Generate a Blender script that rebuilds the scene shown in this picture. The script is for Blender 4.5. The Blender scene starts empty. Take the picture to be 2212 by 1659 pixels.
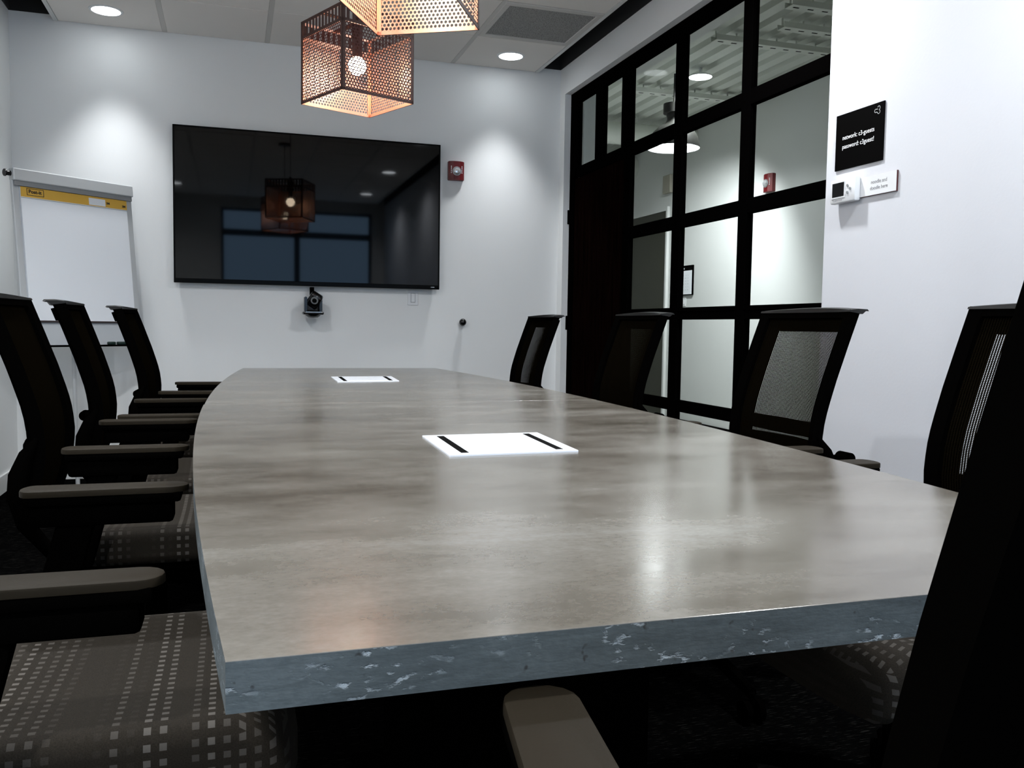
import bpy, bmesh, math, random
from mathutils import Matrix, Vector, Euler
random.seed(7)
S = bpy.context.scene
COL = S.collection
PI = math.pi
CZ = 0.98                                   # eye height

# ------------------------------------------------------------------ camera
def cam_matrix():
    rx, ry, rz = [math.radians(a) for a in (3.71, 0.85, 17.68)]
    cx, sx, cy, sy, cz, sz = math.cos(rx), math.sin(rx), math.cos(ry), math.sin(ry), math.cos(rz), math.sin(rz)
    Yw = Matrix(((cz, -sz, 0), (sz, cz, 0), (0, 0, 1)))
    B = Matrix(((1, 0, 0), (0, 0, -1), (0, 1, 0)))
    P = Matrix(((1, 0, 0), (0, cx, -sx), (0, sx, cx)))
    Ro = Matrix(((cy, -sy, 0), (sy, cy, 0), (0, 0, 1)))
    R = Ro @ P @ B @ Yw
    r, d, f = R[0], R[1], R[2]
    return Matrix(((r[0], -d[0], -f[0], 0), (r[1], -d[1], -f[1], 0), (r[2], -d[2], -f[2], CZ), (0, 0, 0, 1)))
cd = bpy.data.cameras.new('camera')
cd.sensor_fit = 'HORIZONTAL'; cd.sensor_width = 36.0; cd.lens = 1903.0 * 36.0 / 2212.0
cd.clip_start = 0.02; cd.clip_end = 100
cam = bpy.data.objects.new('camera', cd); COL.objects.link(cam)
cam.matrix_world = cam_matrix()
S.camera = cam

# ------------------------------------------------------------------ world, exposure, lamps
S.view_settings.view_transform = 'Standard'
S.view_settings.look = 'None'
S.view_settings.gamma = 1.0
S.view_settings.use_curve_mapping = False
S.view_settings.exposure = 0.0
W = bpy.data.worlds.new('dusk_sky'); S.world = W; W.use_nodes = True
bg = W.node_tree.nodes['Background']
bg.inputs[0].default_value = (0.36, 0.58, 0.90, 1); bg.inputs[1].default_value = 3.0

CEIL = 2.767
LX, RX = -0.68, 1.77
LIGHT_SPOTS = [(x, y) for y in (5.685, 3.245, 1.415, -0.415) for x in (LX, RX)]
# (watts, cone, blend) of the row by the back wall and of the other rows
DOWN = {5.685: (70.0, 74.0, 1.0)}
DOWN_REST = (136.0, 156.0, 0.8)
def spot(name, loc, w, ang, blend, col, r=0.06):
    l = bpy.data.lights.new(name, 'SPOT'); l.energy = w; l.spot_size = math.radians(ang); l.spot_blend = blend
    l.color = col; l.shadow_soft_size = r
    o = bpy.data.objects.new(name, l); COL.objects.link(o); o.location = loc
    return o
for x, y in LIGHT_SPOTS:
    w_, a_, b_ = DOWN.get(y, DOWN_REST)
    spot('downlight_beam', (x, y, CEIL - 0.03), w_, a_, b_, (0.94, 0.97, 1.0))
# light of the corridor fixtures, then an added fill
spot('corridor_lamp_beam', (3.28, 6.25, CZ + 1.44), 18, 172, 0.25, (0.94, 0.98, 1.0), 0.165)
o = spot('corridor_downlight_and_fill_beam', (3.38, 6.04, CZ + 1.87), 300, 112, 0.7, (0.92, 0.97, 1.0), 0.06); o.rotation_euler = (math.radians(31), 0, 0)
spot('corridor_downlight_and_fill_beam', (3.3, 3.6, CZ + 1.86), 34, 150, 0.8, (0.94, 0.98, 1.0), 0.06)  # added fill for the corridor, no fixture of its own

# ------------------------------------------------------------------ materials
def mat(name, base=(0.5, 0.5, 0.5), rough=0.5, metal=0.0, spec=0.5, coat=0.0, coat_rough=0.1, emit=None, estr=0.0):
    m = bpy.data.materials.new(name); m.use_nodes = True
    b = m.node_tree.nodes['Principled BSDF']
    b.inputs['Base Color'].default_value = (*base, 1)
    b.inputs['Roughness'].default_value = rough
    b.inputs['Metallic'].default_value = metal
    b.inputs['Specular IOR Level'].default_value = spec
    b.inputs['Coat Weight'].default_value = coat
    b.inputs['Coat Roughness'].default_value = coat_rough
    if emit:
        b.inputs['Emission Color'].default_value = (*emit, 1)
        b.inputs['Emission Strength'].default_value = estr
    return m
class NT:
    def __init__(s, m): s.m = m; s.t = m.node_tree; s.b = s.t.nodes.get('Principled BSDF')
    def n(s, typ, **kw):
        x = s.t.nodes.new(typ)
        for k, v in kw.items(): setattr(x, k, v)
        return x
    def l(s, a, b): s.t.links.new(a, b)
    def val(s, sock, v):
        if hasattr(v, 'is_linked') or isinstance(v, bpy.types.NodeSocket): s.l(v, sock)
        else: sock.default_value = v
    def math(s, op, a, b=None, c=None):
        x = s.n('ShaderNodeMath', operation=op)
        s.val(x.inputs[0], a)
        if b is not None: s.val(x.inputs[1], b)
        if c is not None: s.val(x.inputs[2], c)
        return x.outputs[0]
    def coord(s, which='Object'):
        return s.n('ShaderNodeTexCoord').outputs[which]
    def mapping(s, vec, scale=(1, 1, 1), loc=(0, 0, 0)):
        x = s.n('ShaderNodeMapping'); s.l(vec, x.inputs[0])
        x.inputs['Scale'].default_value = scale; x.inputs['Location'].default_value = loc
        return x.outputs[0]
    def noise(s, vec, scale=5, detail=4, rough=0.55):
        x = s.n('ShaderNodeTexNoise'); s.l(vec, x.inputs['Vector'])
        x.inputs['Scale'].default_value = scale; x.inputs['Detail'].default_value = detail; x.inputs['Roughness'].default_value = rough
        return x.outputs['Fac']
    def ramp(s, fac, stops, interp='LINEAR'):
        x = s.n('ShaderNodeValToRGB'); s.l(fac, x.inputs[0]); cr = x.color_ramp; cr.interpolation = interp
        while len(cr.elements) < len(stops): cr.elements.new(0.5)
        for e, (p, c) in zip(cr.elements, stops):
            e.position = p; e.color = (*c, 1) if len(c) == 3 else c
        return x.outputs[0]
    def mix(s, fac, a, b):
        x = s.n('ShaderNodeMix', data_type='RGBA'); s.val(x.inputs[0], fac)
        for i, v in ((6, a), (7, b)):
            if isinstance(v, tuple): x.inputs[i].default_value = (*v, 1)
            else: s.l(v, x.inputs[i])
        return x.outputs[2]
    def bump(s, h, strength=0.2, dist=0.01):
        x = s.n('ShaderNodeBump'); s.l(h, x.inputs['Height']); x.inputs['Strength'].default_value = strength; x.inputs['Distance'].default_value = dist
        s.l(x.outputs[0], s.b.inputs['Normal'])

M = {}
def wall_mat(name, col, rough=0.55):
    m = mat(name, col, rough, spec=0.3); k = NT(m); v = k.coord()
    n = k.noise(v, 90, 3); k.bump(n, 0.06, 0.004)
    n2 = k.noise(v, 1.3, 2)
    k.l(k.mix(n2, tuple(c * 0.985 for c in col), tuple(min(1, c * 1.01) for c in col)), k.b.inputs['Base Color'])
    return m
M['wall'] = wall_mat('wall_paint', (0.845, 0.855, 0.85))
M['wall_white'] = wall_mat('white_wall_paint', (0.685, 0.695, 0.73), 0.45)
M['plenum'] = mat('plenum_deck_and_shade', (0.02, 0.02, 0.02), 0.9)  # dark deck colour, also stands for the unlit shade above the ceiling
M['corridor'] = wall_mat('corridor_paint', (0.72, 0.735, 0.72))
M['deck'] = wall_mat('deck_paint', (0.74, 0.77, 0.71))
M['white_trim'] = mat('white_trim', (0.72, 0.73, 0.72), 0.5)
M['tile'] = mat('ceiling_tile', (0.86, 0.825, 0.785), 0.9, spec=0.1)
k = NT(M['tile']); n = k.noise(k.coord(), 220, 2); k.bump(n, 0.15, 0.002)
M['tee'] = mat('ceiling_tee', (0.62, 0.60, 0.57), 0.6)
M['vent'] = mat('vent_grille', (0.26, 0.26, 0.25), 0.8)
k = NT(M['vent']); v = k.n('ShaderNodeTexVoronoi'); k.l(k.coord(), v.inputs['Vector']); v.inputs['Scale'].default_value = 160
k.l(k.ramp(v.outputs['Distance'], [(0.25, (0.06, 0.06, 0.06)), (0.4, (0.34, 0.335, 0.325))]), k.b.inputs['Base Color'])
M['black_metal'] = mat('black_steel', (0.0008, 0.0007, 0.0007), 0.6, spec=0.0)
M['door'] = mat('dark_wood_door', (0.006, 0.003, 0.0025), 0.6, spec=0.0)
k = NT(M['door']); n = k.noise(k.mapping(k.coord(), (14, 14, 1.0)), 3, 5)
k.l(k.ramp(n, [(0.3, (0.0012, 0.0006, 0.0005)), (0.75, (0.005, 0.0018, 0.0014))]), k.b.inputs['Base Color'])
M['corr_door'] = mat('corridor_door', (0.042, 0.044, 0.030), 0.5, spec=0.2)

# carpet
m = mat('carpet', (0.008, 0.008, 0.008), 0.95, spec=0.0); k = NT(m); v = k.coord()
vo = k.n('ShaderNodeTexBrick'); k.l(k.mapping(v, (1, 1, 1)), vo.inputs['Vector'])
vo.inputs['Scale'].default_value = 10; vo.inputs['Mortar Size'].default_value = 0.012
n = k.noise(k.mapping(v, (6, 90, 1)), 4, 3)
f1 = k.ramp(n, [(0.60, (0, 0, 0)), (0.68, (1, 1, 1))])
k.l(k.mix(f1, (0.0015, 0.0015, 0.0015), (0.022, 0.021, 0.019)), k.b.inputs['Base Color']); M['carpet'] = m
M['corr_floor'] = mat('corridor_floor', (0.34, 0.34, 0.31), 0.5)

# concrete, shared by the two slabs (world-ish coords)
def concrete(name, edge):
    m = mat(name, (0.3, 0.29, 0.27), 0.3, spec=0.5); k = NT(m); v = k.coord()
    n1 = k.noise(k.mapping(v, (1.0, 1.7, 3)), 2.1, 5, 0.55)
    n2 = k.noise(k.mapping(v, (2.6, 5.2, 8)), 2.6, 6, 0.60)
    n3 = k.noise(k.mapping(v, (60, 90, 80)), 2.0, 3, 0.6)
    a = k.math('ADD', k.math('MULTIPLY', n1, 0.52), k.math('MULTIPLY', n2, 0.33))
    a = k.math('ADD', a, k.math('MULTIPLY', n3, 0.15))
    if not edge:
        c = k.ramp(a, [(0.38, (0.088, 0.076, 0.060)), (0.48, (0.128, 0.114, 0.094)), (0.56, (0.160, 0.146, 0.124)), (0.68, (0.225, 0.212, 0.190))])
        k.l(c, k.b.inputs['Base Color'])
        k.l(k.math('MULTIPLY_ADD', a, 0.30, 0.045), k.b.inputs['Roughness'])
        k.b.inputs['Specular IOR Level'].default_value = 0.85
        k.bump(n2, 0.006, 0.004)
    else:
        c = k.ramp(a, [(0.36, (0.040, 0.049, 0.051)), (0.5, (0.078, 0.094, 0.099)), (0.66, (0.15, 0.172, 0.180))])
        vn = k.noise(k.mapping(v, (1, 1, 1.9), (3, 1, 2)), 85, 4, 0.55)
        vn2 = k.noise(k.mapping(v, (1, 1, 1.6), (8, 1, 2)), 15, 3, 0.5)
        pit = k.math('MULTIPLY', k.ramp(vn, [(0.56, (0, 0, 0)), (0.66, (1, 1, 1))]), k.ramp(vn2, [(0.50, (0, 0, 0)), (0.64, (0.8, 0.8, 0.8))]))
        c2 = k.mix(pit, c, (0.42, 0.47, 0.50))
        pk = k.noise(k.mapping(v, (1, 1, 1), (1, 9, 4)), 75, 2)
        c3 = k.mix(k.ramp(pk, [(0.68, (0, 0, 0)), (0.74, (1, 1, 1))]), c2, (0.03, 0.03, 0.03))
        k.l(c3, k.b.inputs['Base Color']); k.b.inputs['Roughness'].default_value = 0.6
        k.bump(k.math('SUBTRACT', n2, k.math('MULTIPLY', pit, 0.6)), 0.5, 0.006)
    return m
M['concrete'] = concrete('concrete_top', False)
M['concrete_edge'] = concrete('concrete_edge', True)

# chair materials
M['chair_black'] = mat('chair_black_plastic', (0.0010, 0.0009, 0.0008), 0.6, spec=0.0)
M['flange'] = mat('chair_top_rail_plastic', (0.006, 0.0055, 0.005), 0.45, spec=0.3)
M['arm'] = mat('arm_pad', (0.015, 0.0113, 0.0066), 0.6, spec=0.08)
k = NT(M['arm']); k.bump(k.noise(k.coord(), 350, 2), 0.1, 0.001)
M['chrome'] = mat('base_metal', (0.05, 0.05, 0.05), 0.4, 0.8)

m = mat('seat_fabric', (0.04, 0.035, 0.028), 0.85, spec=0.2); k = NT(m); v = k.coord()
sp = k.n('ShaderNodeSeparateXYZ'); k.l(v, sp.inputs[0])
P_ = 0.019
def band(s_, lo):
    f = k.math('FRACT', k.math('DIVIDE', s_, P_)); return k.math('MULTIPLY', k.math('GREATER_THAN', f, lo), k.math('LESS_THAN', f, 0.96))
ge = k.n('ShaderNodeNewGeometry'); vt = k.n('ShaderNodeVectorTransform', vector_type='NORMAL', convert_from='WORLD', convert_to='OBJECT')
k.l(ge.outputs['Normal'], vt.inputs[0]); sn = k.n('ShaderNodeSeparateXYZ'); k.l(vt.outputs[0], sn.inputs[0])
top = k.math('GREATER_THAN', k.math('ABSOLUTE', sn.outputs[2]), 0.6)
bx_, by_, bz_ = band(sp.outputs[0], 0.50), band(sp.outputs[1], 0.55), band(sp.outputs[2], 0.50)
o2 = k.math('ADD', k.math('MULTIPLY', by_, top), k.math('MULTIPLY', bz_, k.math('SUBTRACT', 1.0, top)))
ci = k.math('FLOOR', k.math('DIVIDE', sp.outputs[0], P_))
wn = k.n('ShaderNodeTexWhiteNoise', noise_dimensions='1D'); k.l(ci, wn.inputs['W'])
amp = k.math('POWER', wn.outputs['Value'], 1.6)
dots = k.math('MULTIPLY', k.math('MULTIPLY', bx_, o2), amp)
fine = k.noise(k.mapping(v, (300, 300, 300)), 2, 2)
basec = k.ramp(fine, [(0.3, (0.013, 0.0100, 0.0065)), (0.7, (0.027, 0.0210, 0.0142))])
k.l(k.mix(dots, basec, (0.13, 0.117, 0.102)), k.b.inputs['Base Color']); k.bump(fine, 0.2, 0.001)
M['seat_fabric'] = m

# open mesh of the backrest: holes in vertical rows
m = mat('back_mesh', (0.0035, 0.0026, 0.0014), 0.8, spec=0.0); k = NT(m); v = k.coord()
sp = k.n('ShaderNodeSeparateXYZ'); k.l(v, sp.inputs[0])
fy = k.math('FRACT', k.math('DIVIDE', sp.outputs[1], 0.0058))
fz = k.math('FRACT', k.math('DIVIDE', sp.outputs[2], 0.0036))
hole = k.math('MULTIPLY', k.math('GREATER_THAN', fy, 0.48), k.math('GREATER_THAN', fz, 0.30))
k.l(k.math('SUBTRACT', 1.0, hole), k.b.inputs['Alpha']); M['mesh'] = m

# perforated copper sheet: staggered round holes from the UVs (in metres)
m = mat('perforated_copper', (0.93, 0.54, 0.41), 0.42, 0.85); k = NT(m)
uv = k.n('ShaderNodeUVMap').outputs[0]; sp = k.n('ShaderNodeSeparateXYZ'); k.l(uv, sp.inputs[0])
def grid(off):
    pu, pv = 0.0135, 0.0234
    a = k.math('SUBTRACT', k.math('FRACT', k.math('ADD', k.math('DIVIDE', sp.outputs[0], pu), off)), 0.5)
    b = k.math('SUBTRACT', k.math('FRACT', k.math('ADD', k.math('DIVIDE', sp.outputs[1], pv), off)), 0.5)
    a = k.math('MULTIPLY', a, pu); b = k.math('MULTIPLY', b, pv)
    return k.math('SQRT', k.math('ADD', k.math('MULTIPLY', a, a), k.math('MULTIPLY', b, b)))
d = k.math('MINIMUM', grid(0.0), grid(0.5))
k.l(k.math('GREATER_THAN', d, 0.0048), k.b.inputs['Alpha'])
bf = k.n('ShaderNodeNewGeometry').outputs['Backfacing']       # inside: bare copper, outside: its unlit darkness put into the colour
k.l(k.mix(bf, (0.040, 0.006, 0.005), (0.93, 0.54, 0.41)), k.b.inputs['Base Color'])
k.l(k.math('MULTIPLY', bf, 0.85), k.b.inputs['Metallic']); k.b.inputs['Specular IOR Level'].default_value = 0.15
M['copper'] = m
M['copper_plain'] = mat('inner_copper', (0.93, 0.54, 0.41), 0.42, 0.85)
M['copper_frame'] = mat('darkened_copper_edge', (0.030, 0.010, 0.007), 0.5, 0.5)  # darkened to match the sheet's unlit outside
M['bulb'] = mat('bulb_glass', (1, 1, 1), 0.3, emit=(1.0, 0.80, 0.58), estr=58.0)
M['disc'] = mat('downlight_lens', (1, 1, 1), 0.4, emit=(0.90, 0.96, 1.0), estr=17.0)
M['corr_disc'] = mat('corridor_lamp_lens', (1, 1, 1), 0.4, emit=(0.90, 0.96, 1.0), estr=9.0)
M['screen'] = mat('tv_screen', (0.0003, 0.0003, 0.0003), 0.035, spec=0.23)
M['bezel'] = mat('tv_bezel', (0.0012, 0.0012, 0.0012), 0.3, spec=0.06)
M['black_gloss'] = mat('black_plastic', (0.004, 0.004, 0.004), 0.2, spec=0.5)
M['silver'] = mat('silver_plastic', (0.45, 0.47, 0.48), 0.3, 0.6)
M['white_pl'] = mat('white_plastic', (0.80, 0.81, 0.82), 0.35)
M['grey_pl'] = mat('grey_plastic', (0.30, 0.31, 0.32), 0.4)
M['paper'] = mat('paper', (0.90, 0.93, 0.97), 0.7)
M['plate'] = mat('hatch_white', (0.82, 0.85, 0.90), 0.3, emit=None)
M['whiteboard'] = mat('whiteboard', (0.62, 0.65, 0.68), 0.2)
M['easel_grey'] = mat('easel_metal', (0.62, 0.64, 0.65), 0.35, 0.2)
M['yellow'] = mat('yellow_strip', (0.80, 0.47, 0.07), 0.6)
M['ink'] = mat('dark_ink', (0.03, 0.02, 0.02), 0.6)
M['ink_grey'] = mat('grey_ink', (0.25, 0.25, 0.27), 0.6)
M['white_ink'] = mat('white_ink', (0.85, 0.85, 0.86), 0.6)
M['sign'] = mat('sign_black', (0.0015, 0.0013, 0.0013), 0.6, spec=0.02)
M['sign_edge'] = mat('sign_dark_red_edge', (0.07, 0.015, 0.015), 0.5)
M['red'] = mat('alarm_red', (0.13, 0.006, 0.009), 0.35)
M['lens'] = mat('strobe_lens', (0.75, 0.76, 0.78), 0.08, 0.6)
M['green_dark'] = mat('marker_dark', (0.012, 0.03, 0.025), 0.4)
M['lcd'] = mat('lcd', (0.003, 0.003, 0.003), 0.3, spec=0.3)
M['shade_black'] = mat('shade_black', (0.006, 0.006, 0.005), 0.4, spec=0.3)
M['shade_white'] = mat('shade_white', (0.85, 0.87, 0.88), 0.5)
M['beige'] = mat('beige_plastic', (0.42, 0.40, 0.33), 0.5)
# clear glass pane (light passes straight, weak reflection)
m = bpy.data.materials.new('clear_glass'); m.use_nodes = True; t = m.node_tree; t.nodes.clear()
o = t.nodes.new('ShaderNodeOutputMaterial'); mx = t.nodes.new('ShaderNodeMixShader'); tr = t.nodes.new('ShaderNodeBsdfTransparent'); gl = t.nodes.new('ShaderNodeBsdfGlossy')
tr.inputs[0].default_value = (0.955, 0.965, 0.955, 1); gl.inputs['Roughness'].default_value = 0.02
mx.inputs[0].default_value = 0.008; t.links.new(tr.outputs[0], mx.inputs[1]); t.links.new(gl.outputs[0], mx.inputs[2]); t.links.new(mx.outputs[0], o.inputs[0])
M['glass'] = m

# ------------------------------------------------------------------ helpers
def tag(o, label=None, cat=None, group=None, kind=None):
    if label: o['label'] = label
    if cat: o['category'] = cat
    if group: o['group'] = group
    if kind: o['kind'] = kind
    return o
def empty(name, loc=(0, 0, 0), rz=0.0, label=None, cat=None, group=None):
    o = bpy.data.objects.new(name, None); COL.objects.link(o); o.location = loc; o.rotation_euler = (0, 0, rz)
    o.empty_display_size = 0.05
    return tag(o, label, cat, group)
def link(name, bm, mats, parent=None, smooth=False):
    me = bpy.data.meshes.new(name); bm.normal_update(); bm.to_mesh(me); bm.free()
    if not isinstance(mats, (list, tuple)): mats = [mats]
    for x in mats: me.materials.append(M[x] if isinstance(x, str) else x)
    if smooth:
        for p in me.polygons: p.use_smooth = True
        try: me.set_sharp_from_angle(angle=math.radians(40))
        except Exception: pass
    o = bpy.data.objects.new(name, me); COL.objects.link(o)
    if parent is not None: o.parent = parent
    return o
def box(bm, x0, x1, y0, y1, z0, z1, bev=0.0, mi=0, mtx=None, seg=2):
    t = bmesh.new(); bmesh.ops.create_cube(t, size=1.0)
    for v in t.verts: v.co = Vector(((x0 + x1) / 2 + v.co.x * (x1 - x0), (y0 + y1) / 2 + v.co.y * (y1 - y0), (z0 + z1) / 2 + v.co.z * (z1 - z0)))
    if bev > 0: bmesh.ops.bevel(t, geom=t.edges[:], offset=bev, segments=seg, profile=0.5, affect='EDGES', clamp_overlap=True)
    add(bm, t, mi, mtx)
def add(bm, t, mi=0, mtx=None):
    mp = {}
    for v in t.verts: mp[v] = bm.verts.new(mtx @ v.co if mtx is not None else v.co)
    for f in t.faces:
        try: g = bm.faces.new([mp[v] for v in f.verts]); g.material_index = mi if mi is not None else f.material_index
        except ValueError: pass
    t.free()
def cyl(bm, p0, p1, r0, r1=None, seg=20, mi=0, caps=True):
    p0, p1 = Vector(p0), Vector(p1); r1 = r0 if r1 is None else r1
    t = bmesh.new(); bmesh.ops.create_cone(t, cap_ends=caps, segments=seg, radius1=r0, radius2=r1, depth=(p1 - p0).length)
    q = Vector((0, 0, 1)).rotation_difference((p1 - p0).normalized()).to_matrix().to_4x4()
    add(bm, t, mi, Matrix.Translation((p0 + p1) / 2) @ q)
def sphere(bm, c, r, seg=20, mi=0, sc=(1, 1, 1)):
    t = bmesh.new(); bmesh.ops.create_uvsphere(t, u_segments=seg, v_segments=seg // 2, radius=r)
    add(bm, t, mi, Matrix.Translation(c) @ Matrix.Diagonal((*sc, 1)))
def lathe(bm, prof, c=(0, 0, 0), seg=32, mi=0):
    rows = []
    for r, z in prof: rows.append([bm.verts.new((c[0] + r * math.cos(2 * PI * i / seg), c[1] + r * math.sin(2 * PI * i / seg), c[2] + z)) for i in range(seg)])
    for a, b in zip(rows, rows[1:]):
        for i in range(seg):
            f = bm.faces.new((a[i], a[(i + 1) % seg], b[(i + 1) % seg], b[i])); f.material_index = mi
def tube(bm, pts, r, seg=10, mi=0, flat=1.0):
    """sweep of an ellipse along points (r may be a list)"""
    pts = [Vector(p) for p in pts]; rs = r if isinstance(r, (list, tuple)) else [r] * len(pts); rows = []
    for i, p in enumerate(pts):
        d = (pts[min(i + 1, len(pts) - 1)] - pts[max(i - 1, 0)]).normalized()
        s = d.cross(Vector((0, 1, 0)));
        if s.length < 1e-3: s = Vector((1, 0, 0))
        s.normalize(); u = s.cross(d).normalized()
        rows.append([bm.verts.new(p + s * rs[i] * flat * math.cos(2 * PI * j / seg) + u * rs[i] * math.sin(2 * PI * j / seg)) for j in range(seg)])
    for a, b in zip(rows, rows[1:]):
        for j in range(seg): f = bm.faces.new((a[j], a[(j + 1) % seg], b[(j + 1) % seg], b[j])); f.material_index = mi
    for rr in (rows[0][::-1], rows[-1]): bm.faces.new(rr).material_index = mi
def slab(bm, outline, z0, z1, mi_top=0, mi_side=0, bev=0.0):
    t = bmesh.new(); lo = [t.verts.new((x, y, z0)) for x, y in outline]; hi = [t.verts.new((x, y, z1)) for x, y in outline]
    n = len(outline); t.faces.new(hi).material_index = mi_top; t.faces.new(lo[::-1]).material_index = mi_side
    for i in range(n): t.faces.new((lo[i], lo[(i + 1) % n], hi[(i + 1) % n], hi[i])).material_index = mi_side
    if bev:
        es = [e for e in t.edges if all(abs(v.co.z - z1) < 1e-6 for v in e.verts)]
        bmesh.ops.bevel(t, geom=es, offset=bev, segments=2, affect='EDGES', profile=0.5, material=mi_top)
    add(bm, t, None)
def obox(name, m, parent, *a, bev=0.0, **kw):
    bm = bmesh.new(); box(bm, *a, bev=bev); return link(name, bm, m, parent, **kw)
FONT = None
def text(name, body, size, mtx, m, parent, ax='LEFT', depth=0.0006, bold=0.0, sx=1.0):
    c = bpy.data.curves.new(name, 'FONT'); c.body = body; c.size = size; c.align_x = ax; c.align_y = 'CENTER'; c.extrude = depth; c.offset = bold
    o = bpy.data.objects.new(name, c); COL.objects.link(o); bpy.context.view_layer.update()
    me = bpy.data.meshes.new_from_object(o.evaluated_get(bpy.context.evaluated_depsgraph_get()))
    bpy.data.objects.remove(o); me.transform(mtx @ Matrix.Diagonal((sx, 1, 1, 1))); me.materials.clear(); me.materials.append(M[m]); me.name = name
    o = bpy.data.objects.new(name, me); COL.objects.link(o); o.parent = parent
    return o
def copy_tree(o, parent=None):
    c = o.copy(); COL.objects.link(c); c.parent = parent
    for ch in list(o.children): copy_tree(ch, c)
    return c

# ------------------------------------------------------------------ room shell
XW, XG, XL, YB, YR = 2.235, 2.28, -1.243, 5.98, -1.75
YE = 2.977                                   # end of the solid right wall
GT = CZ + 1.63                               # underside of the bulkhead over the glass
TOPZ = 3.6
def struct(name, m, *boxes, parent=None):
    bm = bmesh.new()
    for b in boxes: box(bm, *b)
    return tag(link(name, bm, m, parent), kind='structure')
struct('floor', 'carpet', (XL - .12, 2.38, YR - .12, YB + .12, -0.1, 0))
struct('floor_corridor', 'corr_floor', (2.38, 4.35, YR - .12, 10.2, -0.1, 0))
struct('wall_back', 'wall', (XL - .12, 2.38, YB, YB + .07, 0, TOPZ))
struct('wall_left', 'wall', (XL - .12, XL, YR, YB, 0, TOPZ))
struct('wall_right', 'wall_white', (XW, 2.38, YR, YE, 0, TOPZ))
struct('wall_right_bulkhead', 'wall', (XW, 2.38, YE, YB, GT, TOPZ), (XW, 2.38, 5.884, YB, 0, GT))
# rear wall behind the photographer, with the windows the television mirrors
wx0, wx1, wz0, wz1 = -0.14, 2.05, 0.80, 2.66
struct('wall_rear', 'wall', (XL - .12, wx0, YR - .12, YR, 0, TOPZ), (wx1, 2.38, YR - .12, YR, 0, TOPZ),
       (wx0, wx1, YR - .12, YR, 0, wz0), (wx0, wx1, YR - .12, YR, wz1, TOPZ))
w = empty('window_1', (0, YR, 0)); w['kind'] = 'structure'
bm = bmesh.new()
for b in ((wx0, wx0 + .04), (0.90, 0.98), (wx1 - .04, wx1)): box(bm, b[0], b[1], -.09, -.02, wz0, wz1)
for b in ((wz0, wz0 + .04), (2.26, 2.35), (wz1 - .04, wz1)): box(bm, wx0, wx1, -.088, -.022, b[0], b[1])
link('window_frame', bm, 'black_metal', w)
for a, b in ((wx0 + .04, .90), (.98, wx1 - .04)):
    for c, d_ in ((wz0 + .04, 2.26), (2.35, wz1 - .04)): obox('pane', 'glass', w, a, b, -.056, -.052, c, d_)
struct('trim_plenum_shade_left', 'plenum', (XL, XL + .004, YR, YB, 2.80, TOPZ))  # thin dark sheets give the upper walls their unlit shade as colour
struct('trim_plenum_shade_back', 'plenum', (XL + .004, XW - .004, YB - .004, YB, 2.80, TOPZ))
struct('trim_plenum_shade_right', 'plenum', (XW - .004, XW, YR, YB, 2.80, TOPZ))
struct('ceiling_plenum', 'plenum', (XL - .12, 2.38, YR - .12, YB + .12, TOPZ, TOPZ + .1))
struct('trim_shade_panel', 'plenum', (XL, XW, YR, YB, 3.25, 3.3))  # flat dark sheet added over the gap for the plenum's unlit black
struct('baseboard_left', 'white_trim', (XL, XL + .012, YR, YB, 0, 0.1))
struct('baseboard_back', 'white_trim', (XL + .012, XW, YB - .012, YB, 0, 0.1))

# floating grid ceiling: 5 x 13 tiles
cx0, cx1 = -0.992, 2.055
ce = empty('ceiling', (0, 0, 0)); ce['kind'] = 'structure'
tw = (cx1 - cx0) / 5; td = 0.61; rows = 12
tm = bmesh.new(); box(tm, 0.014, tw - 0.014, 0.005, td - 0.005, 0, 0.018, bev=0.002, seg=1); tile0 = link('ceiling_tile', tm, 'tile', ce)
first = True; vent_cell = (4, 1)
for r in range(rows):
    for c in range(5):
        if (c, r) == vent_cell: continue
        t_ = tile0 if first else tile0.copy()
        if not first: COL.objects.link(t_)
        first = False
        t_.location = (cx0 + c * tw, YB - (r + 1) * td, CEIL + random.uniform(0, 0.0015))
for c in range(1, 5): obox('ceiling_tee', 'tee', ce, cx0 + c * tw - .0135, cx0 + c * tw + .0135, YB - rows * td, YB - .002, CEIL + .001, CEIL + .03)
for r in range(1, rows): obox('ceiling_tee', 'tee', ce, cx0 + .002, cx1 - .002, YB - r * td - .0045, YB - r * td + .0045, CEIL + .004, CEIL + .03)
for a in ((cx0 - .012, cx0 + .012), (cx1 - .012, cx1 + .012)): obox('edge_trim', 'white_trim', ce, a[0], a[1], YB - rows * td, YB - .002, CEIL - .002, CEIL + .05)
v = empty('ceiling_vent', (cx0 + 4 * tw, YB - 2 * td, CEIL), 0, 'grey perforated air return panel set in the ceiling grid near the glass wall', 'vent')
obox('vent_panel', 'vent', v, .045, tw - .045, .05, td - .05, .004, .012)
bm = bmesh.new()
for b in ((.012, tw - .012, .006, .05), (.012, tw - .012, td - .05, td - .006), (.012, .045, .05, td - .05), (tw - .045, tw - .012, .05, td - .05)): box(bm, b[0], b[1], b[2], b[3], -.002, .016, bev=.002, seg=1)
link('vent_frame', bm, 'tee', v)

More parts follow.
